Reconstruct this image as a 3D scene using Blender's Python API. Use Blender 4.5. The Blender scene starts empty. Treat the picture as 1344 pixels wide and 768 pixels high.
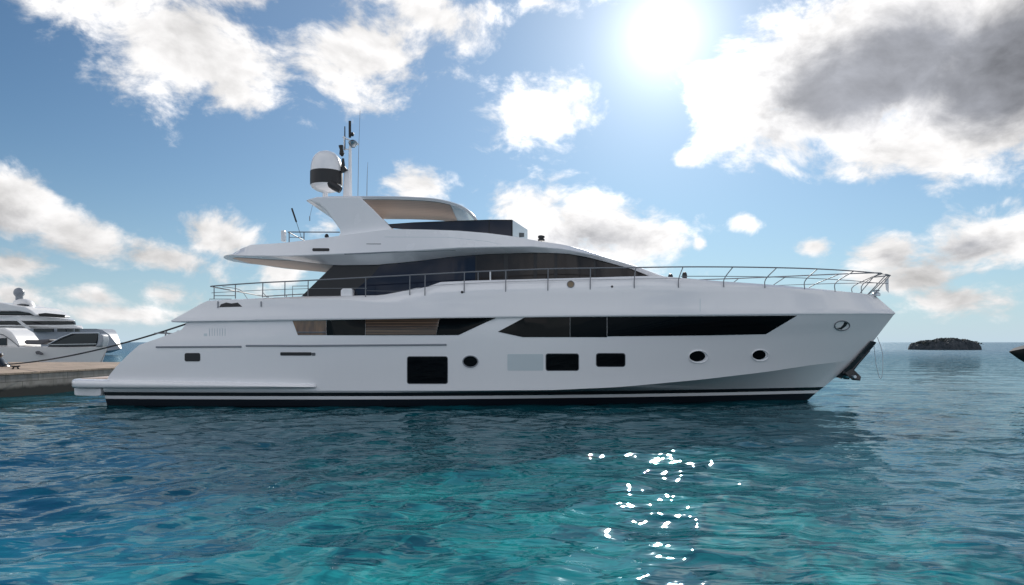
import bpy, bmesh, math, random
import numpy as np
from mathutils import Vector
from mathutils.bvhtree import BVHTree

SC = bpy.context.scene
COL = SC.collection
R = math.radians

# ------------------------------------------------------------------ camera
F, CX, HY, H = 896.0, 672.0, 449.0, 2.4          # photo focal length (px), centre column, horizon row, eye height (m)
cam_d = bpy.data.cameras.new('camera')
cam = bpy.data.objects.new('camera', cam_d)
COL.objects.link(cam)
cam.location = (0, 0, H)
cam.rotation_euler = (R(90), 0, 0)
cam_d.sensor_width = 36
cam_d.lens = 24
cam_d.shift_y = (HY - 384) / 1344
cam_d.clip_start = 0.1
cam_d.clip_end = 60000
SC.camera = cam

# ------------------------------------------------------------------ exposure
SC.view_settings.view_transform = 'Standard'
SC.view_settings.look = 'None'
SC.view_settings.gamma = 1
SC.view_settings.use_curve_mapping = False
SC.view_settings.exposure = 0.12
SC.cycles.use_denoising = True
SC.cycles.max_bounces = 8
SC.cycles.sample_clamp_indirect = 6
SC.cycles.caustics_reflective = False
SC.cycles.caustics_refractive = False

# ------------------------------------------------------------------ sun and sky
SUN_AZ, SUN_EL = math.atan2(198, 896), math.atan2(404, math.hypot(198, 896))
SUN = Vector((math.sin(SUN_AZ) * math.cos(SUN_EL), math.cos(SUN_AZ) * math.cos(SUN_EL), math.sin(SUN_EL)))
sd = bpy.data.lights.new('sun', 'SUN')
sd.energy = 4.0
sd.angle = R(0.5)
sd.color = (1.0, 0.95, 0.88)
sun = bpy.data.objects.new('sun', sd)
COL.objects.link(sun)
sun.rotation_euler = SUN.to_track_quat('Z', 'Y').to_euler()
sun.location = (10, 40, 40)

world = bpy.data.worlds.new('World')
SC.world = world
world.use_nodes = True


class NT:
    """short node-tree writer"""
    def __init__(s, tree):
        s.t = tree
        tree.nodes.clear()

    def n(s, kind, **kw):
        nd = s.t.nodes.new(kind)
        for k, v in kw.items():
            setattr(nd, k, v)
        return nd

    def put(s, sock, v):
        if isinstance(v, (int, float)):
            sock.default_value = v
        elif isinstance(v, (tuple, list)):
            v = tuple(v)
            if len(sock.default_value) == 4 and len(v) == 3:
                v = v + (1,)
            sock.default_value = v
        else:
            s.t.links.new(v, sock)

    def m(s, op, a, b=0.0, c=0.0, clamp=False):
        nd = s.n('ShaderNodeMath', operation=op, use_clamp=clamp)
        s.put(nd.inputs[0], a)
        s.put(nd.inputs[1], b)
        s.put(nd.inputs[2], c)
        return nd.outputs[0]

    def v(s, op, a, b=(0, 0, 0), scale=1.0):
        nd = s.n('ShaderNodeVectorMath', operation=op)
        s.put(nd.inputs[0], a)
        if op == 'SCALE':
            s.put(nd.inputs['Scale'], scale)
        else:
            s.put(nd.inputs[1], b)
        return nd.outputs['Value'] if op in ('LENGTH', 'DOT_PRODUCT') else nd.outputs[0]

    def ramp(s, x, lo, hi, a=0.0, b=1.0, mode='SMOOTHSTEP'):
        nd = s.n('ShaderNodeMapRange', interpolation_type=mode)
        for i, val in enumerate((x, lo, hi, a, b)):
            s.put(nd.inputs[i], val)
        return nd.outputs[0]

    def mix(s, fac, a, b, blend='MIX'):
        nd = s.n('ShaderNodeMix', data_type='RGBA', blend_type=blend)
        s.put(nd.inputs[0], fac)
        s.put(nd.inputs[6], a)
        s.put(nd.inputs[7], b)
        return nd.outputs[2]

    def noise(s, vec, scale=1.0, detail=4.0, rough=0.5, dist=0.0, dim='3D'):
        nd = s.n('ShaderNodeTexNoise', noise_dimensions=dim)
        s.put(nd.inputs['Vector'], vec)
        nd.inputs['Scale'].default_value = scale
        nd.inputs['Detail'].default_value = detail
        nd.inputs['Roughness'].default_value = rough
        nd.inputs['Distortion'].default_value = dist
        return nd.outputs['Fac']

    def mapping(s, vec, loc=(0, 0, 0), rot=(0, 0, 0), scale=(1, 1, 1), kind='POINT'):
        nd = s.n('ShaderNodeMapping', vector_type=kind)
        s.put(nd.inputs['Vector'], vec)
        nd.inputs['Location'].default_value = loc
        nd.inputs['Rotation'].default_value = rot
        nd.inputs['Scale'].default_value = scale
        return nd.outputs[0]


def azel(px, py):
    x, z = (px - CX) / F, (HY - py) / F
    return math.atan2(x, 1), math.atan2(z, math.hypot(x, 1))


# cumulus clouds: centre, half sizes and tilt as seen in the sky, then the weight
CLOUDS = [
    (225, 55, 200, 105, 8, 1.0), (240, -60, 220, 90, 0, 1.0), (300, 105, 60, 60, 40, .7),
    (480, 70, 120, 100, -25, .95), (560, 15, 130, 50, 10, .85),
    (715, 152, 125, 62, -4, .8), (715, 4, 45, 20, 0, .7),
    (1140, 85, 285, 140, -8, 1.6), (1340, 70, 280, 190, 0, 1.6), (1190, 190, 200, 62, 8, 1.2), (985, 130, 105, 80, 0, 1.25),
    (770, 300, 150, 70, 12, 1.05), (700, 275, 80, 48, 0, .85), (850, 318, 65, 38, 0, .8),
    (550, 240, 52, 32, 0, .8),
    (1300, 312, 125, 52, -8, 1.05), (1165, 330, 62, 36, 0, .85), (1195, 368, 90, 34, 0, .8), (1260, 395, 130, 34, 0, .8),
    (15, 262, 85, 58, 30, 1.0), (110, 312, 115, 42, 24, 1.0), (210, 338, 105, 34, 10, .95), (292, 312, 66, 42, 0, .95),
    (20, 345, 80, 26, 0, .8), (20, 392, 50, 32, 0, .85), (130, 388, 70, 24, 8, .8), (215, 385, 66, 28, 10, .85), (170, 412, 150, 20, 0, .8),
    (435, 298, 45, 30, 0, .7), (372, 357, 40, 20, 0, .7),
    (902, 206, 20, 17, 0, .72), (980, 295, 21, 15, 0, .66), (1066, 324, 32, 16, 0, .70), (918, 320, 12, 14, 0, .66),
]
DARK = [(1150, 100, 225, 105, -8, 1.0), (1330, 90, 180, 110, 0, 1.0), (770, 318, 105, 38, 8, .5), (1270, 322, 85, 28, -8, .55),
        (1165, 336, 30, 14, 0, .3), (40, 312, 110, 34, 25, .22), (200, 352, 120, 22, 8, .22), (170, 402, 140, 16, 0, .25)]


def build_sky():
    t = NT(world.node_tree)
    d = t.n('ShaderNodeTexCoord').outputs['Generated']
    sky = t.n('ShaderNodeTexSky', sky_type='NISHITA')
    sky.sun_disc = False
    sky.sun_elevation = SUN_EL
    sky.sun_rotation = SUN_AZ
    sky.altitude = 0
    sky.air_density = 1.0
    sky.dust_density = 0.08
    sky.ozone_density = 2.0
    sep = t.n('ShaderNodeSeparateXYZ')
    t.put(sep.inputs[0], d)
    x, y, z = sep.outputs
    az = t.m('ARCTAN2', x, y)
    el = t.m('ARCSINE', z)
    pc = t.n('ShaderNodeCombineXYZ')
    t.put(pc.inputs[0], az)
    t.put(pc.inputs[1], el)
    p = pc.outputs[0]

    def blobs(lst):
        acc = None
        for cx, cy, rx, ry, rot, wgt in lst:
            a0, e0 = azel(cx, cy)
            ra = abs(azel(cx + rx, cy)[0] - azel(cx - rx, cy)[0]) / 2
            re = abs(azel(cx, cy + ry)[1] - azel(cx, cy - ry)[1]) / 2
            q = t.mapping(p, (a0, e0, 0), (0, 0, R(-rot)), (ra, re, 1), 'TEXTURE')
            val = t.m('MULTIPLY_ADD', t.v('LENGTH', q), -wgt, wgt)
            acc = val if acc is None else t.m('SMOOTH_MAX', acc, val, 0.25)
        return acc

    warp = t.n('ShaderNodeTexNoise')
    t.put(warp.inputs['Vector'], d)
    warp.inputs['Scale'].default_value = 5
    warp.inputs['Detail'].default_value = 2
    wv = t.v('SCALE', t.v('SUBTRACT', warp.outputs['Color'], (.5, .5, .5)), scale=0.10)
    q = t.mapping(t.v('ADD', d, wv), scale=(1, 1, 1.6))
    n1 = t.noise(q, 10.0, 11, 0.60)
    n2 = t.noise(t.v('ADD', q, tuple(SUN * 0.025)), 10.0, 6, 0.58)
    big = t.noise(q, 2.6, 3, 0.5)
    n3 = t.noise(q, 34, 6, 0.62)
    n4 = t.noise(q, 5.0, 4, 0.5)
    n5 = t.noise(t.v('ADD', q, tuple(SUN * 0.07)), 5.0, 4, 0.5)
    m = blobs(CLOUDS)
    # broken cumulus over the unseen rest of the sky, added to light the hull
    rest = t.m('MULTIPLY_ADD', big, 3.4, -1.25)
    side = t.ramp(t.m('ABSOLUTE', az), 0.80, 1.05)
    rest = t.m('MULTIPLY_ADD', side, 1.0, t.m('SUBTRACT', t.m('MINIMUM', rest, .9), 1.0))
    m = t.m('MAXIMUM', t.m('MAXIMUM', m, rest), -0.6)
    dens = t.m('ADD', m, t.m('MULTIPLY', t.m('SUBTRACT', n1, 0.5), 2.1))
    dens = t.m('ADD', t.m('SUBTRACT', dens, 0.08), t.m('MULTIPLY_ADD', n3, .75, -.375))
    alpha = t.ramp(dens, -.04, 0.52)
    alpha = t.m('MULTIPLY', alpha, t.ramp(el, 0.0, 0.03))
    rel = t.m('SUBTRACT', n1, n2)
    lum = t.m('ADD', t.m('MULTIPLY_ADD', rel, 1.3, .97), t.m('MULTIPLY', t.m('SUBTRACT', n4, n5), 1.1))
    core = t.m('MULTIPLY', t.ramp(t.m('ADD', blobs(DARK), t.m('MULTIPLY_ADD', n2, 1.0, -.5)), 0.0, 0.6), t.ramp(dens, 0.10, 0.6), clamp=True)
    soft = t.m('MULTIPLY', t.ramp(dens, 0.35, 1.25), 0.22)
    dot = t.v('DOT_PRODUCT', d, tuple(SUN))
    dp = t.m('MAXIMUM', dot, 0.0)
    lum = t.m('ADD', lum, t.m('MULTIPLY', t.m('POWER', dp, 14), 0.45))
    lum = t.m('MAXIMUM', t.m('SUBTRACT', lum, soft), 0.3)
    ccol = t.mix(core, (1.0, .985, .98), (.38, .395, .44))
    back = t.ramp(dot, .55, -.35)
    lum = t.m('MULTIPLY', lum, t.m('MULTIPLY_ADD', back, .27, 1.0))       # unseen clouds opposite the sun, brightened to light the shaded hull
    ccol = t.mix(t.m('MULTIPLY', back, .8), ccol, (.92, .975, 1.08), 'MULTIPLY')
    ccol = t.v('SCALE', ccol, scale=t.m('MULTIPLY', lum, CLOUD_K))
    hz = t.m('POWER', t.m('SUBTRACT', 1.0, t.m('MAXIMUM', el, 0.0), clamp=True), 9)
    skyc = t.v('MULTIPLY', sky.outputs[0], SKY_TINT)
    skyc = t.v('ADD', skyc, t.v('SCALE', (.85, .95, 1.0), scale=t.m('MULTIPLY', t.m('POWER', dp, 5), .28 * CLOUD_K)))
    skyc = t.mix(t.m('MULTIPLY', hz, 0.95), skyc, tuple(c * CLOUD_K for c in (.62, .775, .90)))
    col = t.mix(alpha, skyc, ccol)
    # bright aureole of the sun
    glow = t.m('ADD', t.m('MULTIPLY', t.m('POWER', dp, 5000), 4.0), t.m('MULTIPLY', t.m('POWER', dp, 520), .6))
    glow = t.m('ADD', glow, t.m('MULTIPLY', t.m('POWER', dp, 90), .38))
    col = t.v('ADD', col, t.v('SCALE', (1.0, .985, .95), scale=t.m('MULTIPLY', glow, CLOUD_K)))
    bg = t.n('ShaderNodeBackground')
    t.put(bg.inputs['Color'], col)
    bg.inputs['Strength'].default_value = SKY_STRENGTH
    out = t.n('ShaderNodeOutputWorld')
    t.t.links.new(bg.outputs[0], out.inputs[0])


SKY_STRENGTH = 0.06
CLOUD_K = 13.5
SKY_TINT = (0.58, 0.88, 1.08)
build_sky()
world.cycles.sampling_method = 'MANUAL'
world.cycles.sample_map_resolution = 1024


# ------------------------------------------------------------------ materials
def principled(name, color, rough=0.4, metal=0.0, spec=0.5, coat=0.0, ior=1.5):
    m = bpy.data.materials.new(name)
    m.use_nodes = True
    t = NT(m.node_tree)
    b = t.n('ShaderNodeBsdfPrincipled')
    o = t.n('ShaderNodeOutputMaterial')
    t.t.links.new(b.outputs[0], o.inputs[0])
    t.put(b.inputs['Base Color'], color)
    b.inputs['Roughness'].default_value = rough
    b.inputs['Metallic'].default_value = metal
    b.inputs['Specular IOR Level'].default_value = spec
    b.inputs['IOR'].default_value = ior
    b.inputs['Coat Weight'].default_value = coat
    b.inputs['Coat Roughness'].default_value = 0.03
    return m, t, b


def gelcoat(name, color, rough=0.18):
    m, t, b = principled(name, color, rough, coat=0.6)
    pos = t.n('ShaderNodeNewGeometry').outputs['Position']
    n = t.noise(pos, 0.55, 5, 0.55)
    st = t.noise(t.mapping(pos, scale=(5.0, 5.0, .35)), 1.3, 4, .55)
    k = t.m('ADD', t.m('MULTIPLY', n, .06), t.m('MULTIPLY', st, .05))
    t.put(b.inputs['Base Color'], t.mix(k, color, tuple(c * .55 for c in color)))
    t.put(b.inputs['Roughness'], t.m('MULTIPLY_ADD', n, .16, rough - .06))
    bp = t.n('ShaderNodeBump')
    bp.inputs['Strength'].default_value = .05
    bp.inputs['Distance'].default_value = .05
    t.put(bp.inputs['Height'], t.noise(pos, 1.6, 2, .5))
    t.put(b.inputs['Normal'], bp.outputs[0])
    t.put(b.inputs['Coat Normal'], bp.outputs[0])
    return m


M = {}
M['white'] = gelcoat('white_gelcoat', (.84, .84, .855))
M['white2'] = gelcoat('white_superstructure', (.84, .84, .855), .24)
M['black'] = principled('black_paint', (.008, .009, .012), .18, coat=.3)[0]
M['antifoul'] = principled('antifouling', (.006, .008, .014), .4)[0]
M['matt'] = principled('black_matt', (.012, .012, .014), .5)[0]
M['rubber'] = principled('grey_rubber', (.10, .11, .125), .55)[0]
M['grey'] = principled('grey_trim', (.22, .24, .27), .35)[0]
M['steel'] = principled('satin_steel', (.20, .21, .23), .5, spec=.3)[0]
M['alu'] = principled('brushed_aluminium', (.50, .53, .56), .3, metal=1)[0]
M['glass'] = principled('tinted_glass', (.012, .016, .031), .04, spec=.3)[0]
M['hullglass'] = principled('hull_glass', (.0025, .003, .004), .03, spec=.12)[0]
M['bronze'] = principled('bronze_glass', (.032, .027, .025), .05, spec=.25)[0]
M['hullbronze'] = principled('hull_bronze_glass', (.016, .0145, .0135), .04, spec=.13)[0]
M['panel'] = principled('pale_panel', (.56, .63, .66), .3)[0]
M['bright'] = principled('bright_fitting', (.85, .85, .85), .25)[0]
M['rope'] = principled('dark_rope', (.02, .02, .024), .8)[0]
M['brass'] = principled('dull_brass', (.20, .16, .11), .4, metal=.6)[0]


def wood_soffit():
    m, t, b = principled('teak_lining', (.4, .27, .2), .4, spec=.2)
    pos = t.n('ShaderNodeNewGeometry').outputs['Position']
    g = t.noise(t.mapping(pos, scale=(.5, 6, 6)), 2.2, 5, .6)
    seam = t.n('ShaderNodeTexWave', wave_type='BANDS', bands_direction='Y')
    t.put(seam.inputs['Vector'], pos)
    seam.inputs['Scale'].default_value = .9
    seam.inputs['Distortion'].default_value = 0
    c = t.mix(g, (.68, .535, .44), (.47, .365, .30))
    c = t.mix(t.ramp(seam.outputs['Fac'], .985, 1.0), c, (.16, .1, .07))
    t.put(b.inputs['Base Color'], c)
    return m


def slat_glass():
    """dark side window with timber slat blinds hanging right behind the pane"""
    m, t, b = principled('slatted_window', (.05, .035, .025), .05, spec=.4, coat=.2)
    pos = t.n('ShaderNodeNewGeometry').outputs['Position']
    s = t.n('ShaderNodeSeparateXYZ')
    t.put(s.inputs[0], pos)
    jit = t.noise(t.mapping(pos, scale=(.25, .25, 9)), 1.5, 2, .5)
    w = t.m('SINE', t.m('MULTIPLY_ADD', s.outputs[2], 62.0, t.m('MULTIPLY', jit, 7.0)))
    c = t.mix(t.ramp(w, -.2, .9), (.035, .023, .017), (.20, .12, .075))
    c = t.mix(t.ramp(jit, .35, .65), c, (.09, .055, .036))
    t.put(b.inputs['Base Color'], c)
    return m


def wood_interior():
    m, t, b = principled('varnished_joinery', (.22, .11, .05), .15, coat=.6)
    pos = t.n('ShaderNodeNewGeometry').outputs['Position']
    g = t.noise(t.mapping(pos, scale=(3, 3, .6)), 1.6, 4, .6)
    t.put(b.inputs['Base Color'], t.mix(t.ramp(g, .3, .7), (.22, .115, .050), (.075, .036, .018)))
    return m


M['soffit'] = wood_soffit()
M['slats'] = slat_glass()
M['joinery'] = wood_interior()

# ------------------------------------------------------------------ mesh helpers
ORG = {}          # name of a thing -> its base point


def link(o, parent=None):
    COL.objects.link(o)
    if parent is not None:
        o.parent = parent
    return o


def root_of(p):
    while p.parent is not None:
        p = p.parent
    return p


def thing(name, label, cat, loc, group=None):
    o = bpy.data.objects.new(name, None)
    o.empty_display_size = .3
    o.location = loc
    o['label'] = label
    o['category'] = cat
    if group:
        o['group'] = group
    return link(o)


def make(name, verts, faces, mats, parent=None, fm=None, smooth=35, bevel=0):
    """one mesh object from world-space points; child of `parent` (a thing or a part)"""
    org = Vector(root_of(parent).location) if parent is not None else Vector((0, 0, 0))
    me = bpy.data.meshes.new(name)
    me.from_pydata([tuple(Vector(v) - org) for v in verts], [], faces)
    if not isinstance(mats, (list, tuple)):
        mats = [mats]
    for m in mats:
        me.materials.append(m)
    if fm:
        me.polygons.foreach_set('material_index', fm)
    bm = bmesh.new()
    bm.from_mesh(me)
    bmesh.ops.remove_doubles(bm, verts=bm.verts, dist=1e-5)
    bmesh.ops.recalc_face_normals(bm, faces=bm.faces)
    bm.to_mesh(me)
    bm.free()
    if smooth:
        me.polygons.foreach_set('use_smooth', [True] * len(me.polygons))
        me.set_sharp_from_angle(angle=R(smooth))
    o = bpy.data.objects.new(name, me)
    if bevel:
        b = o.modifiers.new('bevel', 'BEVEL')
        b.width = bevel
        b.segments = 3
        b.limit_method = 'ANGLE'
        b.angle_limit = R(40)
    return link(o, parent)


class MB:
    def __init__(s):
        s.v, s.f, s.fm = [], [], []

    def add(s, v, f, mi=0):
        k = len(s.v)
        s.v += [tuple(p) for p in v]
        s.f += [tuple(i + k for i in q) for q in f]
        s.fm += [mi] * len(f)
        return s

    def grid(s, rows, mi=0, wrap=False):
        n = len(rows[0])
        v = [p for r in rows for p in r]
        f = []
        for i in range(len(rows) - 1):
            for j in range(n if wrap else n - 1):
                a, b = i * n + j, i * n + (j + 1) % n
                f.append((a, b, b + n, a + n))
        return s.add(v, f, mi)

    def tube(s, pts, r, n=8, mi=0, caps=True):
        pts = [Vector(p) for p in pts]
        rs = r if isinstance(r, (list, tuple)) else [r] * len(pts)
        rows = []
        up = None
        for i, p in enumerate(pts):
            d = (pts[min(i + 1, len(pts) - 1)] - pts[max(i - 1, 0)]).normalized()
            if up is None:
                up = d.cross(Vector((0, 1, 0.01)))
                if up.length < .05:
                    up = d.cross(Vector((1, 0, 0)))
            u = (up - d * up.dot(d)).normalized()
            w = d.cross(u)
            up = u
            rows.append([p + (u * math.cos(2 * math.pi * k / n) + w * math.sin(2 * math.pi * k / n)) * rs[i] for k in range(n)])
        s.grid(rows, mi, True)
        if caps:
            k = len(s.v)
            s.f += [tuple(range(k - n, k)), tuple(range(k - len(rows) * n, k - len(rows) * n + n))]
            s.fm += [mi, mi]
        return s

    def lathe(s, prof, c, n=24, mi=0, axis='z'):
        rows = []
        for rr, zz in prof:
            row = []
            for k in range(n):
                a = 2 * math.pi * k / n
                q = (rr * math.cos(a), rr * math.sin(a), zz)
                if axis == 'y':
                    q = (q[0], q[2], q[1])
                elif axis == 'x':
                    q = (q[2], q[0], q[1])
                row.append(Vector(c) + Vector(q))
            rows.append(row)
        return s.grid(rows, mi, True)

    def box(s, c, d, mi=0):
        x, y, z = c
        a, b, h = d[0] / 2, d[1] / 2, d[2] / 2
        v = [(x + i * a, y + j * b, z + k * h) for i in (-1, 1) for j in (-1, 1) for k in (-1, 1)]
        return s.add(v, [(0, 1, 3, 2), (4, 6, 7, 5), (0, 4, 5, 1), (2, 3, 7, 6), (0, 2, 6, 4), (1, 5, 7, 3)], mi)

    def prism(s, poly, off, mi=0):
        """closed outline swept by the vector off"""
        n = len(poly)
        off = Vector(off)
        v = [Vector(p) for p in poly] + [Vector(p) + off for p in poly]
        f = [tuple(range(n)), tuple(range(2 * n - 1, n - 1, -1))]
        f += [(i, (i + 1) % n, n + (i + 1) % n, n + i) for i in range(n)]
        return s.add(v, f, mi)

    def build(s, name, mats, parent=None, smooth=35, bevel=0):
        return make(name, s.v, s.f, mats, parent, s.fm, smooth, bevel)


def W(px, py, Y):
    return Vector(((px - CX) * Y / F, Y, H + (HY - py) * Y / F))


def IX(x, tab):
    return float(np.interp(x, [a for a, b in tab], [b for a, b in tab]))


def smooth_path(pts, n=6):
    """Catmull-Rom through the points"""
    P = [Vector(p) for p in pts]
    P = [P[0] * 2 - P[1]] + P + [P[-1] * 2 - P[-2]]
    out = []
    for i in range(1, len(P) - 2):
        for k in range(n):
            t = k / n
            a, b, c, d = P[i - 1:i + 3]
            out.append(.5 * (2 * b + (c - a) * t + (2 * a - 5 * b + 4 * c - d) * t * t + (3 * b - a - 3 * c + d) * t ** 3))
    return out + [P[-2]]


# ------------------------------------------------------------------ water
def build_water():
    rng = np.random.default_rng(5)
    r = [0.6]
    while r[-1] < 11000:
        rr = r[-1]
        r.append(rr + min(max(0.035, rr * rr / (H * F) * 0.75), rr * 0.07))
    r = np.array(r)
    th = np.concatenate([np.linspace(-41, 41, 760), np.linspace(41, 319, 90)[1:-1]])
    th = np.radians(th)
    RR, TH = np.meshgrid(r, th, indexing='ij')
    X, Y = RR * np.sin(TH), RR * np.cos(TH)
    dr = np.gradient(r)
    dth = np.gradient(th)
    sp = np.maximum(dr[:, None], RR * np.abs(dth)[None, :] * .8)
    Z = np.zeros_like(X)
    comps = []
    for i in range(54):
        lam = 0.55 * (7.0 / 0.55) ** rng.random()
        ang = math.radians(-90 + rng.normal(8, 38))
        amp = 0.0027 * lam ** 0.62 * (0.5 + rng.random()) * (1.55 if .9 < lam < 3.2 else 1.0)
        comps.append((lam, ang, amp, rng.random() * 6.283))
    for lam, ang, amp, ph in comps:
        k = 2 * math.pi / lam
        w = np.clip((lam / sp - 2.5) / 2.5, 0, 1)
        if lam > 2.5:
            w = w * 0.8
        s = np.sin(k * (X * math.cos(ang) + Y * math.sin(ang)) + ph + 0.9 * np.sin(X * .21 + ph) + 0.7 * np.sin(Y * .17 - ph))
        Z += w * amp * (s + 0.22 * np.cos(2 * (k * (X * math.cos(ang) + Y * math.sin(ang)) + ph)))
    nr, nt = X.shape
    co = np.stack([X, Y, Z], -1).reshape(-1, 3).astype(np.float32)
    co = np.concatenate([co, [[0, 0, 0]]]).astype(np.float32)
    i = np.arange(nr - 1)[:, None] * nt
    j = np.arange(nt)[None, :]
    j2 = (j + 1) % nt
    q = np.stack([i + j2, i + nt + j2, i + nt + j, i + j], -1).reshape(-1, 4)
    c = nr * nt
    tri = np.stack([np.full(nt, c), (np.arange(nt) + 1) % nt, np.arange(nt)], -1)
    me = bpy.data.meshes.new('water')
    me.vertices.add(len(co))
    me.vertices.foreach_set('co', co.ravel())
    nq, ntri = len(q), len(tri)
    me.loops.add(nq * 4 + ntri * 3)
    me.loops.foreach_set('vertex_index', np.concatenate([q.ravel(), tri.ravel()]).astype(np.int32))
    me.polygons.add(nq + ntri)
    me.polygons.foreach_set('loop_start', np.concatenate([np.arange(nq) * 4, nq * 4 + np.arange(ntri) * 3]).astype(np.int32))
    me.polygons.foreach_set('use_smooth', np.ones(nq + ntri, bool))
    me.update(calc_edges=True)
    me.validate()
    o = bpy.data.objects.new('water', me)
    o['kind'] = 'structure'
    me.materials.append(water_material())
    link(o)


def water_material():
    m = bpy.data.materials.new('sea_water')
    m.use_nodes = True
    t = NT(m.node_tree)
    g = t.n('ShaderNodeNewGeometry')
    pos = g.outputs['Position']
    sep = t.n('ShaderNodeSeparateXYZ')
    t.put(sep.inputs[0], pos)
    X, Y, Z = sep.outputs
    # ripples
    w1 = t.noise(t.mapping(pos, rot=(0, 0, R(9)), scale=(1.0, 2.1, 1)), 1.5, 2, .42, .5)
    w2 = t.noise(t.mapping(pos, rot=(0, 0, R(-14)), scale=(1.0, 1.9, 1)), 4.6, 1.5, .45, .3)
    w0 = t.noise(t.mapping(pos, rot=(0, 0, R(6)), scale=(1.0, 1.8, 1)), .42, 3, .5, .3)
    hgt = t.m('ADD', t.m('MULTIPLY', w1, .027), t.m('MULTIPLY', w2, .002))
    hgt = t.m('ADD', hgt, t.m('MULTIPLY', w0, t.ramp(Y, 20, 80, 0, .55)))     # open sea beyond the lee of the yacht
    bp = t.n('ShaderNodeBump')
    bp.inputs['Strength'].default_value = 1.0
    bp.inputs['Distance'].default_value = 1.0
    t.put(bp.inputs['Height'], hgt)
    # colour of the water body: shallow turquoise by the quay, deep blue out at sea
    big = t.noise(pos, .11, 3, .5)
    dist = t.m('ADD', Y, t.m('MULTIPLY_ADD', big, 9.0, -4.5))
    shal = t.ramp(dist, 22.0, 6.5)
    wob = t.v('SCALE', t.v('SUBTRACT', bp.outputs[0], (0, 0, 1)), scale=2.4)
    pp = t.v('ADD', pos, wob)
    pat = t.noise(t.mapping(pp, scale=(1, 1.1, 0)), .8, 3, .5, 1.0)
    pat2 = t.noise(t.mapping(pp, scale=(1, 1.15, 0)), 2.0, 2, .45, 1.1)
    bed = t.m('ADD', t.m('MULTIPLY', t.ramp(pat, .40, .66), .62), t.m('MULTIPLY', t.ramp(pat2, .42, .64), .40))
    turq = t.mix(bed, (.001, .062, .090), (.014, .285, .300))
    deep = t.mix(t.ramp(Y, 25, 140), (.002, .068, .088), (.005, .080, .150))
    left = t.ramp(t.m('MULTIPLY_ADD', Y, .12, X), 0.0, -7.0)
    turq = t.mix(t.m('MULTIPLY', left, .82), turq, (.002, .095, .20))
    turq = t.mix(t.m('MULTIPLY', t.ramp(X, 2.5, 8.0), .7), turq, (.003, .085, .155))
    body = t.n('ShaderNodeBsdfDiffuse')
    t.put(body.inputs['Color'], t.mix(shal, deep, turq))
    gl = t.n('ShaderNodeBsdfGlossy')
    gl.inputs['Color'].default_value = (.54, .66, .72, 1)
    t.put(gl.inputs['Roughness'], t.ramp(Y, 40, 240, .02, .34))      # far ripples are finer than a pixel
    t.put(gl.inputs['Normal'], bp.outputs[0])
    fr = t.n('ShaderNodeFresnel')
    fr.inputs['IOR'].default_value = 1.34
    t.put(fr.inputs['Normal'], bp.outputs[0])
    mx_ = t.n('ShaderNodeMixShader')
    t.put(mx_.inputs[0], fr.outputs[0])
    t.t.links.new(body.outputs[0], mx_.inputs[1])
    t.t.links.new(gl.outputs[0], mx_.inputs[2])
    o = t.n('ShaderNodeOutputMaterial')
    t.t.links.new(mx_.outputs[0], o.inputs[0])
    return m


build_water()

# ------------------------------------------------------------------ the motor yacht
YC = 28.5
yacht = thing('motor_yacht', 'large white motor yacht with dark windows lying broadside, radar dome on its arch', 'yacht', (0, YC, 0))


def bez(t, t0, p):
    return 1.0 if t <= t0 else max(0.0, 1 - ((t - t0) / (1 - t0)) ** p)


def plan(t, t0, p, aft=.10):
    s = bez(t, t0, p)
    if t < .3:
        s *= 1 - aft * (1 - t / .3) ** 2
    return s


AFT = [(-1, -15.2), (.69, -15.35), (.98, -15.2), (1.3, -15.0), (1.56, -14.75), (2.0, -14.3), (2.3, -13.95), (2.49, -13.55), (2.63, -12.95),
       (2.75, -12.5), (2.92, -12.3), (3.2, -12.1)]
STEM = [(-1.0, 9.3), (-.5, 11.4), (0, 12.38), (.3, 12.72), (.55, 13.05), (1.1, 13.85), (1.7, 14.42), (2.4, 15.05), (3.0, 15.52), (3.61, 16.0)]
KN = [(-12.7, 3.19), (-1, 3.34), (8, 3.45), (16, 3.61)]
CREASE = [(-11.7, 3.80), (-11.4, 3.94), (-9.3, 4.00), (-7.5, 4.02), (-6.0, 3.95), (-4.1, 3.80), (-2.8, 4.17), (-1, 4.27), (1.4, 4.33), (5.3, 4.42), (9.5, 4.46), (13.8, 4.42), (15.15, 4.36)]
CAP = [(-11.7, 3.86), (-11.4, 3.98), (-9.4, 4.06), (-7.7, 4.12), (-4.9, 4.15), (-4.1, 4.30), (-3.6, 4.42), (-3.15, 4.45), (-2.75, 4.64), (-1.5, 4.70), (2.5, 4.80),
       (5.4, 4.89), (7.8, 4.72), (10.9, 4.58), (12.4, 4.50), (13.6, 4.44), (15.1, 4.375)]
NT_ = 90
TS = [i / NT_ for i in range(NT_ + 1)]
TS = [t if t < .9 else .9 + .1 * (1 - (1 - (t - .9) / .1) ** 1.6) for t in TS]


def hull_row(zf, xa, xs, B, t0, p, aft=.10):
    out = []
    for t in TS:
        x = xa + (xs - xa) * t
        out.append(Vector((x, YC - B * plan(t, t0, p, aft), zf(x))))
    return out


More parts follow.
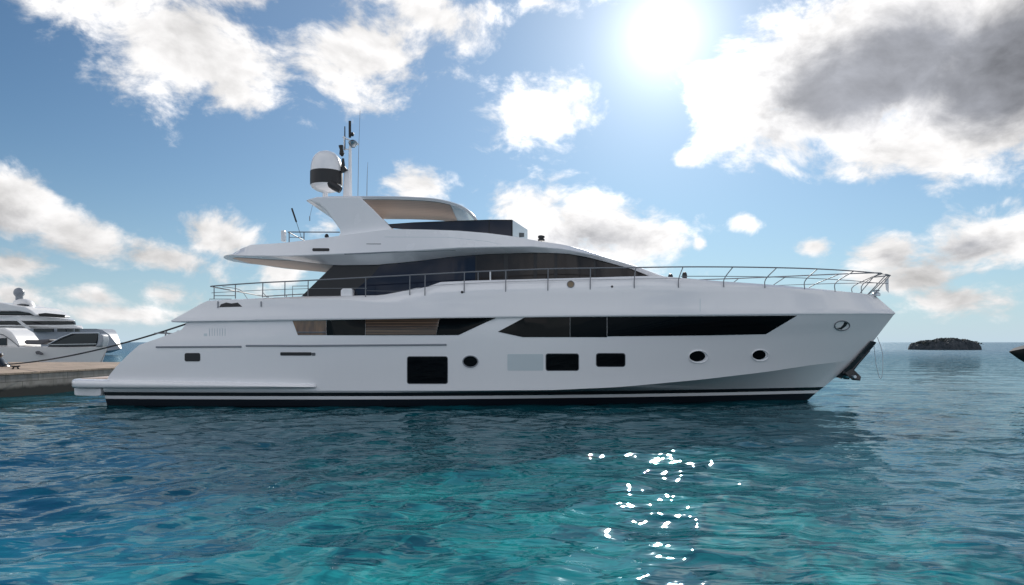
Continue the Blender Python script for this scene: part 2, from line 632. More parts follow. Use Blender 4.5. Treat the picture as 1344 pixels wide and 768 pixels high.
rows = []
rmat = []
for z, B, t0, p, mi in [(-1.0, .25, .2, 1.5, 2), (-.55, 2.3, .25, 1.6, 2), (0.0, 3.02, .33, 1.75, 2), (.265, 3.10, .34, 1.8, 2), (.385, 3.13, .345, 1.8, 0), (.525, 3.16, .35, 1.82, 1)]:
    rows.append(hull_row(lambda x, z=z: z, IX(z, AFT), IX(z, STEM), B, t0, p))
    rmat.append(mi)
CH = [(-15.3, .60), (-2, .60), (1.5, .62), (4.0, .72), (7.3, .98), (10.0, 1.24), (12.0, 1.47), (14.3, 1.66)]
rows.append(hull_row(lambda x: IX(x, CH), IX(.60, AFT), IX(1.66, STEM), 3.22, .49, 2.35))
rmat.append(0)
chine_row = len(rows) - 1
for k in range(1, 10):
    w = k / 9
    zk = lambda x, w=w: (1 - w) * IX(x, CH) + w * (IX(x, KN) - .05)
    xa = IX(.60 + w * (3.16 - .60), AFT)
    xs = IX(1.66 + w * (3.56 - 1.66), STEM)
    B = 3.21 + (.11 * min(1, w * 1.3))
    rows.append(hull_row(zk, xa, xs, B, .49 + .02 * w * w, 2.35 + .15 * w * w))
    rmat.append(0)
under_row = len(rows) - 1


def topsides():
    mb = MB()
    for i in range(len(rows) - 1):
        for side in (1, -1):
            rr = [[Vector((p.x, YC + side * (p.y - YC), p.z)) for p in q] for q in rows[i:i + 2]]
            mb.grid(rr, rmat[i + 1])
    # transom, deck closing and keel
    for i in range(len(rows) - 1):
        a, b = rows[i][0], rows[i + 1][0]
        mb.add([a, b, (b.x, 2 * YC - b.y, b.z), (a.x, 2 * YC - a.y, a.z)], [(0, 1, 2, 3)], rmat[i + 1])
    mb.grid([rows[-1], [Vector((p.x, 2 * YC - p.y, p.z)) for p in rows[-1]]], 0)
    return mb


hull = topsides().build('hull', [M['white'], M['black'], M['antifoul']], yacht, smooth=9)

# bulwark and upper side deck: one moulding that overhangs the topsides
brow = [hull_row(lambda x: IX(x, KN) - .05, -12.5, 15.95, 3.30, .51, 2.5),
        hull_row(lambda x: IX(x, KN) - .05, -12.66, 15.99, 3.385, .51, 2.5),
        hull_row(lambda x: IX(x, KN) - .02, -12.71, 16.01, 3.40, .51, 2.5),
        hull_row(lambda x: IX(x, KN) + .02, -12.69, 15.99, 3.40, .51, 2.5)]
for k in range(1, 6):
    w = k / 5
    brow.append(hull_row(lambda x, w=w: (1 - w) * (IX(x, KN) + .02) + w * IX(x, CREASE), -12.69 + 1.0 * w, 15.99 - .85 * w, 3.40 - .13 * w - .02 * math.sin(w * 3.14), .51 + .0 * w, 2.5))
crease_row = len(brow) - 1
for w, dB in ((.25, .045), (.75, .20), (1.0, .32), (1.08, .40)):
    brow.append(hull_row(lambda x, w=w: (1 - min(w, 1)) * IX(x, CREASE) + min(w, 1) * IX(x, CAP) - (.0 if w <= 1 else .01), -11.69 + .12 * w, 15.14 - .04 * w, 3.27 - dB, .51, 2.5))
cap_row = len(brow) - 2


def bulwark():
    mb = MB()
    for side in (1, -1):
        mb.grid([[Vector((p.x, YC + side * (p.y - YC), p.z)) for p in q] for q in brow], 0)
    for i in range(len(brow) - 1):
        a, b = brow[i][0], brow[i + 1][0]
        mb.add([a, b, (b.x, 2 * YC - b.y, b.z), (a.x, 2 * YC - a.y, a.z)], [(0, 1, 2, 3)], 0)
    mb.grid([brow[-1], [Vector((p.x, YC + .3 * (p.y - YC), p.z + .02)) for p in brow[-1]], [Vector((p.x, YC - .3 * (p.y - YC), p.z + .02)) for p in brow[-1]],
             [Vector((p.x, 2 * YC - p.y, p.z)) for p in brow[-1]]], 0)
    mb.grid([brow[0], [Vector((p.x, 2 * YC - p.y, p.z)) for p in brow[0]]], 0)
    return mb


bul = bulwark().build('bulwark', M['white'], yacht, smooth=30)


def bvh_of(*objs):
    vs, fs = [], []
    for o in objs:
        k = len(vs)
        off = Vector(root_of(o).location)
        vs += [v.co + off for v in o.data.vertices]
        fs += [tuple(i + k for i in p.vertices) for p in o.data.polygons]
    return BVHTree.FromPolygons(vs, fs)


EYE = Vector((0, 0, H))
SURF = bvh_of(hull, bul)


def cast(px, py, surf=None):
    d = Vector(((px - CX) / F, 1, (HY - py) / F)).normalized()
    hit, nrm, _, _ = (surf or SURF).ray_cast(EYE, d)
    if hit is None:
        return None, None
    if nrm.dot(d) > 0:
        nrm = -nrm
    return hit, nrm


def decal(name, poly, mat, parent, surf=None, off=.012, thick=.03, step=12, rows_n=3, **kw):
    """plate following the surface behind it, cut to an outline"""
    xs = sorted({round(p[0], 3) for p in poly})
    full = []
    for a, b in zip(xs, xs[1:]):
        n = max(1, int((b - a) / step))
        full += [a + (b - a) * k / n for k in range(n)]
    full.append(xs[-1])
    eps = 1e-3
    full[0] += eps
    full[-1] -= eps
    front = []
    for x in full:
        ys = []
        n = len(poly)
        for i in range(n):
            (x0, y0), (x1, y1) = poly[i], poly[(i + 1) % n]
            if (x0 - x) * (x1 - x) <= 0 and abs(x1 - x0) > 1e-6:
                ys.append(y0 + (y1 - y0) * (x - x0) / (x1 - x0))
        if not ys:
            continue
        lo, hi = min(ys), max(ys)
        col = []
        for k in range(rows_n + 1):
            h, nm = cast(x, lo + (hi - lo) * k / rows_n, surf)
            if h is None:
                col = None
                break
            col.append((h, nm))
        if col:
            front.append(col)
    F_ = [[h + nm * off for h, nm in c] for c in front]
    B_ = [[h + nm * (off - thick) for h, nm in c] for c in front]
    mb = MB()
    mb.grid(F_)
    mb.grid([[f[0] for f in F_], [b[0] for b in B_]])
    mb.grid([[f[-1] for f in F_], [b[-1] for b in B_]])
    mb.grid([F_[0], B_[0]])
    mb.grid([F_[-1], B_[-1]])
    return mb.build(name, mat, parent, smooth=40)


def rrect(x0, y0, x1, y1, r, sk=0):
    out = []
    for cx, cy, a0 in ((x1 - r, y0 + r, -90), (x1 - r, y1 - r, 0), (x0 + r, y1 - r, 90), (x0 + r, y0 + r, 180)):
        for k in range(5):
            a = R(a0 + 22.5 * k)
            out.append((cx + r * math.cos(a), cy + r * math.sin(a)))
    return out


def ell(cx, cy, rx, ry, n=28):
    return [(cx + rx * math.cos(2 * math.pi * k / n), cy + ry * math.sin(2 * math.pi * k / n)) for k in range(n)]


def ring_on(name, poly, r, mat, parent, surf=None, off=.012):
    pts = []
    for x, y in poly:
        h, nm = cast(x, y, surf)
        pts.append(h + nm * off)
    pts.append(pts[0])
    return MB().tube(pts, r, 8, caps=False).build(name, mat, parent)


def strip(name, pts, r, mat, parent, surf=None, off=.01, n=6):
    out = []
    for (x0, y0), (x1, y1) in zip(pts, pts[1:]):
        k = max(2, int(abs(x1 - x0) / 14))
        for i in range(k):
            out.append((x0 + (x1 - x0) * i / k, y0 + (y1 - y0) * i / k))
    out.append(pts[-1])
    P = []
    for x, y in out:
        h, nm = cast(x, y, surf)
        if h is not None:
            P.append(h + nm * off)
    return MB().tube(P, r, n).build(name, mat, parent)


# main-deck glazing
decal('joinery_panel', [(384, 421.2), (428.2, 420.3), (428.2, 440), (391, 440)], M['joinery'], hull, off=.008)
decal('side_window', [(428.6, 420.3), (434, 420.2), (440, 440.2), (428.6, 440)], M['hullglass'], hull)
w = decal('side_window', [(434.4, 420.2), (479.4, 419.2), (479.4, 440.2), (438, 440.2)], M['hullbronze'], hull)
decal('blind_window', [(479.8, 419.2), (577, 417.6), (572, 440.1), (479.8, 440.2)], M['slats'], hull)
decal('side_window', [(577.4, 417.6), (651, 417.0), (602, 439.8), (572.4, 440.1)], M['hullglass'], hull)
decal('side_window', [(653.5, 435.5), (689, 416.6), (748, 416.2), (748, 442.6), (686, 442.6)], M['hullbronze'], hull)
decal('side_window', [(748.4, 416.2), (796.5, 415.9), (796.5, 442.6), (748.4, 442.6)], M['hullglass'], hull)
decal('side_window', [(797, 415.9), (1046, 414.2), (1005, 438.6), (930, 440.2), (797, 441.6)], M['hullglass'], hull)
strip('handrail', [(391, 436.2), (428, 436.2)], .016, M['steel'], hull, off=.03)
# hull windows
for a in ((535, 468.5, 587, 503.2, 2.5), (717, 464.8, 759, 486, 2.5), (783, 464.3, 820, 480.8, 3)):
    fr = decal('window_frame', rrect(a[0] - .9, a[1] - .9, a[2] + .9, a[3] + .9, a[4] + .6), M['rubber'], hull, off=.006)
    decal('pane', rrect(*a), M['hullglass'], fr, off=.012)
decal('blank_panel', rrect(666, 464.8, 713, 486.5, 1.5), M['panel'], hull, off=.004)
for cx, cy, rx, ry, sh in ((617.4, 474.6, 9.2, 6.9, 0), (916, 468, 12, 7.6, 1), (997, 466.2, 10.3, 6.9, 1)):
    fr = decal('porthole', ell(cx + sh * .8, cy + sh * .5, rx + 1.0, ry + 1.0), M['alu' if not sh else 'white2'], hull, off=.006, step=2)
    decal('pane', ell(cx - sh * 1.2, cy - sh * .6, rx - sh * 1.4, ry - sh * .7), M['hullglass'], fr, off=.014, step=2)
    ring_on('rim', ell(cx + sh * .5, cy + sh * .3, rx + .6, ry + .6), .022, M['white2' if sh else 'grey'], fr)
# vents and fittings
decal('vent', rrect(242.5, 463.4, 262.8, 474.4, 2.2), M['matt'], hull)
v = decal('slot_vent', rrect(368, 462.4, 409, 466.8, 1.2), M['matt'], hull)
decal('slot_end', rrect(409.3, 463, 414, 466.9, .8), M['rubber'], v)
strip('rub_rail', [(205, 455.6), (317, 455.0)], .035, M['grey'], hull, off=.008)
strip('rub_rail', [(323, 453.8), (400, 453.9), (586, 452.4)], .035, M['grey'], hull, off=.008)
hw = decal('hawse_hole', ell(1105, 427.3, 9.5, 5.9), M['bright'], hull, off=.006, step=2)
decal('hawse_mouth', [(1098, 430.6), (1103, 429.8), (1106.5, 426.2), (1108, 422.6), (1112.5, 424), (1110, 428), (1104, 432.4)], M['matt'], hw, off=.014, step=2)
ring_on('rim', ell(1105, 427.3, 9.8, 6.2), .025, M['steel'], hw)
decal('access_panel', rrect(267.5, 437.8, 272, 441.2, .5), M['panel'], hull, off=.004)
nb = MB()
for k in range(7):
    a, an = cast(275 + k * 3.4, 431.2)
    b_, bn = cast(275 + k * 3.4, 441.0)
    nb.tube([a + an * .004, b_ + bn * .004], .012, 5)
nb.build('nameplate', M['panel'], hull)
for x, y, r_ in ((749, 373.4, 4.6), (803.3, 376.3, 1.6), (606.5, 383.6, 1.8)):
    d_ = decal('deck_light' if r_ > 3 else 'scupper', ell(x, y, r_, r_ * .92), M['brass'] if r_ > 3 else M['matt'], bul, off=.01, step=2)
    if r_ > 3:
        ring_on('rim', ell(x, y, r_, r_ * .92), .014, M['steel'], d_)
decal('capping_seam', [(918.5, 392), (919.3, 392), (919.3, 409), (918.5, 409)], M['panel'], bul, off=.003)


# bow: stem guard and anchor
def stem_x(z):
    return IX(z, STEM)


gm = MB()
for (z0, z1, hw_) in ((.95, 2.45, .17),):
    pts = [z0 + (z1 - z0) * k / 8 for k in range(9)]
    rws = []
    for z in pts:
        wv_ = hw_ * (1.0 if z < 1.9 else 1.0 - .45 * (z - 1.9) / .55)
        rws.append([Vector((stem_x(z) - .20, YC - wv_ - .05, z)), Vector((stem_x(z) + .03, YC - wv_, z - .04)), Vector((stem_x(z) + .11, YC - wv_ * .4, z - .08)),
                    Vector((stem_x(z) + .11, YC + wv_ * .4, z - .08)), Vector((stem_x(z) + .03, YC + wv_, z - .04)), Vector((stem_x(z) - .20, YC + wv_ + .05, z))])
    gm.grid(rws)
gm.build('stem_guard', M['black'], yacht)
an = thing('anchor', 'black anchor stowed against the raked white bow of the yacht, just above the water', 'anchor', (stem_x(1.2), YC - .1, 1.0))
ab = MB()
sx = stem_x(1.15)
ab.tube([(sx + .10, YC - .12, 1.05), (sx + .42, YC - .12, 1.45), (sx + .95, YC - .12, 2.05)], [.075, .06, .05], 8)
ab.build('shank', M['black'], an)
fl = MB()
for s_ in (-1, 1):
    fl.prism([(sx - .10, YC - .12 + s_ * .06, 1.12), (sx + .22, YC - .12 + s_ * .06, 1.32), (sx + .36, YC - .12 + s_ * .42, 1.02), (sx + .30, YC - .12 + s_ * .46, .86), (sx + .02, YC - .12 + s_ * .36, .88)],
             (.05, 0, -.05))
fl.build('fluke', M['black'], an, bevel=.012)
MB().lathe([(.0, -.5), (.06, -.5), (.075, -.46), (.075, .46), (.06, .5), (0, .5)], (sx + .12, YC - .12, .98), 12, axis='y').build('stock', M['alu'], an)


# swim platform with its long side sponsons
def platform():
    near = []
    for x, b in ((-16.72, 2.45), (-16.68, 2.65), (-16.5, 2.85), (-16.2, 2.98), (-15.2, 3.15), (-14, 3.27), (-12, 3.38), (-10, 3.44), (-8.6, 3.46), (-7.7, 3.44), (-7.35, 3.38), (-7.25, 3.27)):
        near.append((x, b))
    mb = MB()
    def lvl(x, top):
        k = min(1, max(0, (x + 16.1) / 8.8))
        return (.985 - .14 * k) if top else .685 + .02 * k
    outer_t = [(x, b, lvl(x, True)) for x, b in near]
    prof = [(0.0, 0.0), (.35, .06), (.62, .05), (.85, .0), (1.0, -.07)]
    rws = []
    for side in (-1, 1):
        grid = []
        for x, b in near:
            zt, zb = lvl(x, True), lvl(x, False)
            inn = min(b, 3.05 if x < -15.0 else 3.0)
            row = [Vector((x, YC + side * (inn - .25), zt + .012)), Vector((x, YC + side * (b - .16), zt + .004)), Vector((x, YC + side * (b - .05), zt - .03)),
                   Vector((x, YC + side * b, zt - .10)), Vector((x, YC + side * (b - .01), zb + .05)), Vector((x, YC + side * (b - .06), zb)), Vector((x, YC + side * (inn - .3), zb))]
            grid.append(row)
        mb.grid(grid)
        mb.add(grid[-1], [tuple(range(7))])
        rws.append(grid)
    mb.grid([rws[0][0], rws[1][0]])
    # deck between the two sides back to the transom
    a, b = rws[0], rws[1]
    mb.grid([[r_[0] for r_ in a[:6]], [r_[0] for r_ in b[:6]]])
    mb.grid([[r_[6] for r_ in a[:6]], [r_[6] for r_ in b[:6]]])
    return mb


plat = platform().build('swim_platform', M['white2'], yacht, smooth=50)
MB().prism([(-16.62, YC - 2.6, .66), (-15.4, YC - 2.95, .66), (-15.4, YC - 2.95, .40), (-15.6, YC - 2.9, .36), (-16.55, YC - 2.6, .36), (-16.62, YC - 2.6, .42)], (0, 5.5, 0)).build('platform_bracket', M['white2'], plat, bevel=.03)
tk = MB()
for k in range(7):
    tk.box((-15.85, YC - 2.1 + k * .7, 1.006), (1.2, .66, .014))
tk.build('teak_planking', M['soffit'], plat)


# deckhouse / flybridge
def half(x):
    """half-beam of the flybridge moulding"""
    if x < -7.6:
        return 2.72 * math.sqrt(max(0, 1 - ((-7.6 - x) / 4.2) ** 2.0)) ** .8
    if x > -.5:
        return 2.72 * math.sqrt(max(0, 1 - ((x + .5) / 7.3) ** 2.3))
    return 2.72


def tabz(tab):
    """photo outline of the near side -> list of (X, Z) on the flybridge side"""
    out = []
    for px, py in tab:
        Y = 26.0
        for _ in range(8):
            Y = YC - half((px - CX) * Y / F)
        p = W(px, py, Y)
        out.append((p.x, p.z))
    return out


T_TOP = tabz([(301, 333), (322, 320.5), (345, 319), (370, 317.5), (408, 313), (447, 307.5), (512, 299), (560, 299.8), (600, 301.2), (640, 304.5), (672, 308.5), (690, 311.8), (712, 315.8), (740, 319.6), (786, 331), (815, 340.4), (841, 349.4), (862, 357.5), (878, 363)])
T_CR = tabz([(301, 334.6), (322, 336.2), (370, 336.4), (395, 335.5), (470, 332.5), (540, 329.2), (600, 325.5), (640, 324.5), (700, 324.0), (740, 327.5), (786, 336.5), (815, 344.5), (841, 352.5), (862, 360.5), (878, 366)])
T_LO = tabz([(301, 335.6), (340, 337.8), (375, 339.5), (405, 343), (436, 346.2), (490, 345.6), (540, 341), (600, 333.6), (640, 331.3), (700, 330.3), (726, 331.2), (752, 333), (778, 338.3), (804, 345.4), (830, 352.6), (851, 361), (866, 366.5), (878, 370)])
XF = sorted(set([-11.75, -11.72, -11.65, -11.5, -11.3, -11.0, -10.6, -10.1, -9.5, -9, -8.5, -8] + [-7.6 + .35 * k for k in range(40)] + [6.3, 6.5, 6.65, 6.75]))
XF = [x for x in XF if x <= 6.76]


def lean(x, k):
    return max(0.0, half(x) - k * min(1, half(x) / 1.2))


frow = {'top': [], 'top2': [], 'cr': [], 'cr2': [], 'lo': [], 'crown': []}
for x in XF:
    zt, zc, zl = IX(x, T_TOP), IX(x, T_CR), IX(x, T_LO)
    zl = min(zl, zc - .015)
    zt = max(zt, zc + .01)
    hb = half(x)
    ins = .50 if x < -2 else .50 - .36 * min(1, (x + 2) / 4)
    frow['crown'].append(Vector((x, YC - hb * .3, zt + .05)))
    frow['top2'].append(Vector((x, YC - lean(x, .40), zt + .012)))
    frow['top'].append(Vector((x, YC - lean(x, .22), zt - .01)))
    frow['cr'].append(Vector((x, YC - hb, zc + .02)))
    frow['cr2'].append(Vector((x, YC - hb + .012, zc - .012)))
    frow['lo'].append(Vector((x, YC - lean(x, ins), zl)))


def mir(row):
    return [Vector((p.x, 2 * YC - p.y, p.z)) for p in row]


fm = MB()
order = ['crown', 'top2', 'top', 'cr', 'cr2', 'lo']
for side in (0, 1):
    fm.grid([frow[k] if side == 0 else mir(frow[k]) for k in order])
fm.grid([frow['crown'], mir(frow['crown'])])
fm.grid([frow['lo'], mir(frow['lo'])])
fly = fm.build('flybridge', M['white2'], yacht, smooth=32)
# timber lining under the aft overhang
us = MB()
xs_ = [i for i, x in enumerate(XF) if -11.4 <= x <= -5.6]
us.grid([[frow['lo'][i] + Vector((0, .10, -.012)) for i in xs_], [Vector((XF[i], YC, frow['lo'][i].z - .012)) for i in xs_], [mir([frow['lo'][i]])[0] + Vector((0, -.10, -.012)) for i in xs_]])
us.build('soffit', M['soffit'], fly)

# salon: black body with separate panes
SB = 4.0
salon_top = [(x, IX(x, T_LO) - .004, lean(x, .58 if x < -2 else .58 - .36 * min(1, (x + 2) / 4))) for x in XF if x >= -7.2]


def salon_pt(px_top, w):
    """px_top: X on the top edge, w 0 top .. 1 bottom"""
    z = IX(px_top, [(a, b) for a, b, c in salon_top])
    b = IX(px_top, [(a, c) for a, b_, c in salon_top])
    slope = 1.05 * max(0, min(1, (-5.0 - px_top) / 2.0)) if px_top < -5 else 0
    zb = 4.0
    xx = px_top - slope * (z - zb) * w
    if px_top > 4:
        xx += .25 * w * (px_top - 4) / 2.7
    return Vector((xx, YC - b - .10 * w * min(1, b), z + (zb - z) * w))


bx = [a for a, b, c in salon_top]
sm = MB()
for side in (0, 1):
    g_ = [[salon_pt(x, w) for x in bx] for w in (0, .33, .66, 1)]
    sm.grid(g_ if side == 0 else [mir(r_) for r_ in g_])
aftcol = [salon_pt(bx[0], w) for w in (0, .33, .66, 1)]
sm.grid([aftcol, mir(aftcol)])
salon = sm.build('deckhouse', M['matt'], yacht)
SAL = bvh_of(salon)


def pane(name, x0, x1, mat, w1=1.0, slant=0.0):
    n = max(2, int((x1 - x0) / .3))
    rws = []
    for k in range(n + 1):
        x = x0 + (x1 - x0) * k / n
        rws.append([salon_pt(x - (slant * w if k == 0 else 0), w) + Vector((0, -.012, 0)) for w in (.0, .25, .5, .75, w1)])
    back = [[p + Vector((0, .03, 0)) for p in r_] for r_ in rws]
    mb = MB().grid(rws)
    mb.grid([rws[0], back[0]]).grid([rws[-1], back[-1]])
    return mb.build(name, mat, salon, smooth=40)


xpx = lambda px: (px - CX) * (YC - 2.15) / F
pane('side_pane', xpx(500), xpx(624), M['glass'], slant=.9)
pane('side_pane', xpx(625.5), xpx(661), M['bronze'])
pane('side_pane', xpx(667), xpx(700), M['bronze'])
pane('side_pane', xpx(704.5), xpx(727), M['bronze'])
pane('side_pane', xpx(731), xpx(779), M['bronze'])
pane('side_pane', xpx(782), xpx(868), M['bronze'])

# radar arch legs
ARCH = [(403, 262), (416, 258.3), (472, 258.0), (490, 275), (514, 299.5), (516, 312), (440, 314), (444.5, 309.5), (446.8, 305.5), (445.8, 300.5), (437, 288.5), (428, 276), (419, 267.5)]
for side in (0, 1):
    poly = [W(x, y, 26.22) for x, y in ARCH]
    if side:
        poly = mir(poly)
    MB().prism(poly, (0, .24 if side == 0 else -.24, 0)).build('arch_leg', M['white2'], yacht, bevel=.035)
# hardtop
ht = tabz([(409, 261), (425, 257.6), (470, 256.8), (520, 257.2), (560, 259), (582, 262), (600, 267), (612, 273), (621, 280.5), (626, 287.5), (626.5, 289.5)])
HB = [(-8, 1.9), (-7.2, 2.2), (-3.2, 2.2), (-2.2, 2.12), (-1.6, 2.02), (-1.2, 1.95)]
hx = []
for px, py in ((402, 262.3), (409, 260.4), (425, 257.8), (470, 257.0), (520, 257.3), (560, 259), (582, 262), (600, 267), (612, 273), (621, 280.5), (626, 287), (627, 290.5)):
    Y = 26.2
    for _ in range(6):
        Y = YC - IX((px - CX) * Y / F, HB)
    hx.append((W(px, py, Y), YC - Y))
path = smooth_path([Vector((p.x, 0, p.z)) for p, b in hx], 4)
hrow = []
for i, p in enumerate(path):
    d = path[min(i + 1, len(path) - 1)] - path[max(i - 1, 0)]
    nrm = Vector((d.z, 0, -d.x)).normalized()           # downwards
    if nrm.z > 0 and abs(d.x) > .01:
        nrm = -nrm
    b = IX(p.x, HB)
    th = .12 if i > 3 else .05
    q = p + nrm * th
    hrow.append([Vector((p.x, YC - b + .05, p.z)), Vector((p.x, YC - b * .4, p.z + .05)), Vector((p.x, YC + b * .4, p.z + .05)), Vector((p.x, YC + b - .05, p.z)),
                 Vector((p.x + nrm.x * .03, YC + b, p.z + nrm.z * .03)), Vector((q.x, YC + b - .04, q.z)), Vector((q.x, YC - b + .04, q.z)), Vector((p.x + nrm.x * .03, YC - b, p.z + nrm.z * .03))])
hm = MB().grid(hrow, 0, True)
hm.add(hrow[0], [tuple(range(8))]).add(hrow[-1], [tuple(range(8))])
top = hm.build('hardtop', M['white2'], yacht, smooth=40)
lin = [r_ for r_ in hrow if -6.6 < r_[0].x < -2.35]
MB().grid([[r_[6] + Vector((0, .12, -.012)), r_[5] + Vector((0, -.12, -.012))] for r_ in lin]).build('soffit', M['soffit'], top)

# flybridge windscreen
wtop = [(508, 295), (543, 292.4), (600, 290.2), (642, 288.9), (672, 289)]
wbot = [(508, 299), (543, 302), (600, 305), (642, 308), (672, 312)]
YW = 26.45
n_ = [W(x, y, YW) for x, y in wtop]
l_ = [W(x, y, YW + .0) for x, y in wbot]
ap_t, ap_b = W(691.5, 301.5, YC), W(691.5, 316, YC)
for a, b, mt in ((0, 3, 'glass'), (3, 5, 'glass')):
    for side in (0, 1):
        T_, L_ = n_[a:b + 1], l_[a:b + 1]
        if side:
            T_, L_ = mir(T_), mir(L_)
        dx = .0
        T_[0] = T_[0] + Vector((dx, 0, 0))
        L_[0] = L_[0] + Vector((dx, 0, 0))
        mb = MB().grid([T_, L_])
        off_ = Vector((0, .03 if not side else -.03, 0))
        mb.grid([[p + off_ for p in T_], [p + off_ for p in L_]]).grid([T_, [p + off_ for p in T_]])
        mb.build('windscreen', M[mt], fly, smooth=40)
for side in (0, 1):
    q = [n_[-1], ap_t, ap_b, l_[-1]]
    q = mir(q) if side else q
    MB().prism(q, (.03, 0, 0)).build('windscreen', M['panel'], fly)  # front glass in pale paint: its sky reflection is put into the colour
fr = MB()
for side in (0, 1):
    line = n_ + [ap_t]
    line = mir(line) if side else line
    fr.tube(line, .018, 6)
fr.tube([n_[-1], l_[-1]], .025, 6)
fr.tube([n_[3], l_[3]], .016, 6)
fr.build('windscreen_frame', M['matt'], fly)
q0 = n_[-1].lerp(ap_t, .42)
q1 = n_[-1].lerp(ap_t, .72)
MB().prism([q0 + Vector((.05, 0, -.34)), q1 + Vector((.05, 0, -.24)), q1 + Vector((.05, 0, -.40)), q0 + Vector((.05, 0, -.52))], (-.1, 0, 0)).build('instrument_pod', M['matt'], fly)

FLY = bvh_of(fly)
s1 = decal('slot_vent', rrect(410, 326.0, 432.4, 329.8, 1.6), M['matt'], fly, FLY)
strip('seam', [(481, 320.2), (500, 320.2)], .012, M['rubber'], fly, FLY, off=.0)
strip('style_line', [(452, 333.6), (520, 330.8), (598, 328.8)], .022, M['grey'], fly, FLY, off=-.012)
strip('style_line', [(505, 311.0), (590, 311.6), (640, 317), (686, 327.5)], .010, M['panel'], fly, FLY, off=-.003)

# radome
rc = W(428.5, 222, YC)
zb = W(428, 252.5, YC).z
rad = MB().lathe([(.0, zb), (.22, zb), (.42, zb + .06), (.59, zb + .16), (.645, zb + .28)], (rc.x, YC, 0), 36)
prof = [(.648, zb + .84), (.64, zb + 1.02), (.612, zb + 1.2), (.555, zb + 1.38), (.46, zb + 1.53), (.33, zb + 1.64), (.17, zb + 1.70), (0, zb + 1.715)]
rad.lathe(prof, (rc.x, YC, 0), 36)
dome = rad.build('radome', M['white2'], yacht, smooth=60)
MB().lathe([(.60, zb + .275), (.66, zb + .28), (.664, zb + .5), (.66, zb + .84), (.60, zb + .845)], (rc.x, YC, 0), 36).build('band', M['matt'], dome)
MB().lathe([(.11, zb - .42), (.11, zb + .02)], (rc.x - .05, YC, 0), 14).build('dome_pedestal', M['white2'], dome)
dk = MB()
pa, pb = W(432, 240, YC - .45), W(447, 250, YC - .45)
dk.tube([pa, pa.lerp(pb, .5), pb], [.16, .17, .13], 12)
dk.build('loudhailer', M['matt'], yacht)

# mast
mx = W(459.5, 250, YC).x
mz = lambda py: W(0, py, YC).z
mm = MB().tube([(mx, YC, mz(259)), (mx, YC, mz(192))], [.085, .06], 12)
mast = mm.build('mast', M['white2'], yacht)
MB().prism([W(450, 259, YC - .12), W(451.5, 226, YC - .12), (mx, YC - .12, mz(221)), (mx + .02, YC - .12, mz(259))], (0, .24, 0)).build('mast_base', M['white2'], mast, bevel=.03)
MB().tube([(mx - .01, YC, mz(180.5)), (mx - .01, YC, mz(159))], .055, 10).build('antenna', M['matt'], mast)
hp = MB().lathe([(0, 0), (.09, .02), (.16, .10), (.20, .22), (.12, .30), (.0, .34)], (mx + .12, YC, mz(194)), 16)
hp.tube([(mx + .1, YC, mz(189)), (mx + .36, YC, mz(189.5))], [.1, .03], 10)
hp.build('searchlight', M['alu'], mast)
MB().lathe([(0, 0), (.07, .0), (.09, .07), (.06, .14), (0, .15)], (mx + .08, YC, mz(178.5)), 12).build('camera_dome', M['matt'], mast)
MB().tube([(mx - .22, YC, mz(197)), (mx - .22, YC, mz(166))], [.03, .022], 8).build('antenna', M['matt'], mast)
yb = MB().tube([(mx - .30, YC, mz(180)), (mx - .02, YC, mz(184))], .03, 8).tube([(mx - .28, YC, mz(196)), (mx, YC, mz(196))], .025, 8).tube([(mx - .24, YC, mz(197)), (mx - .24, YC, mz(179))], .035, 8)
yb.build('spreader', M['white2'], mast)
hn = MB().tube([(mx - .36, YC - .1, mz(192)), (mx - .34, YC - .1, mz(197)), (mx - .32, YC - .1, mz(203)), (mx - .30, YC - .1, mz(206))], [.10, .07, .11, .04], 10)
hn.build('horn', M['matt'], mast)
MB().tube([(mx - .27, YC - .1, mz(209)), (mx - .27, YC - .1, mz(220)), (mx - .22, YC - .1, mz(226))], [.05, .09, .18], 10).build('wind_vane', M['matt'], mast)
# whip antennas
MB().tube([W(469.5, 275, YC - 1.2), W(470.5, 205, YC - 1.2), W(472.6, 145, YC - 1.2)], [.014, .010, .006], 6).build('whip_antenna', M['grey'], yacht)
MB().tube([W(481.5, 257, YC), W(481.8, 236, YC), W(482.7, 213, YC)], [.016, .012, .006], 6).build('whip_antenna', M['grey'], yacht)
MB().tube([W(396, 313, YC - 1), W(389, 291.5, YC - 1)], [.010, .010], 6).tube([W(389, 291.5, YC - 1), W(383, 273.5, YC - 1)], .035, 8).build('ensign_staff', M['matt'], yacht)
MB().tube([W(406.5, 290, YC), W(406.5, 284, YC)], .02, 6).tube([W(412, 262, YC), W(406.5, 285, YC)], .008, 5).build('lamp', M['grey'], yacht)

# flybridge aft rail
fr = MB()
Yf = 26.45
fr.tube([W(378, 304.6, Yf), W(446, 304.8, Yf)], .022, 8)
for x, y in ((399, 315), (379.5, 318.5)):
    fr.tube([W(x, 304.6, Yf), W(x, y, Yf)], .020, 8)
fr.tube([W(379, 311.5, Yf), W(399, 311.5, Yf)], .014, 6)
fr.tube([W(378, 304.6, Yf), (W(378, 304.6, Yf).x - .1, 2 * YC - Yf, W(378, 304.6, Yf).z)], .022, 8)
fr.build('flybridge_rail', M['steel'], yacht)
MB().box(W(372.3, 310, Yf), (.14, .25, .42)).build('life_raft_post', M['white2'], yacht, bevel=.03)
MB().lathe([(0, 0), (.08, 0), (.085, .05), (.05, .12), (0, .14)], W(428.8, 311.6, 26.6), 12).build('deck_lamp', M['matt'], yacht)
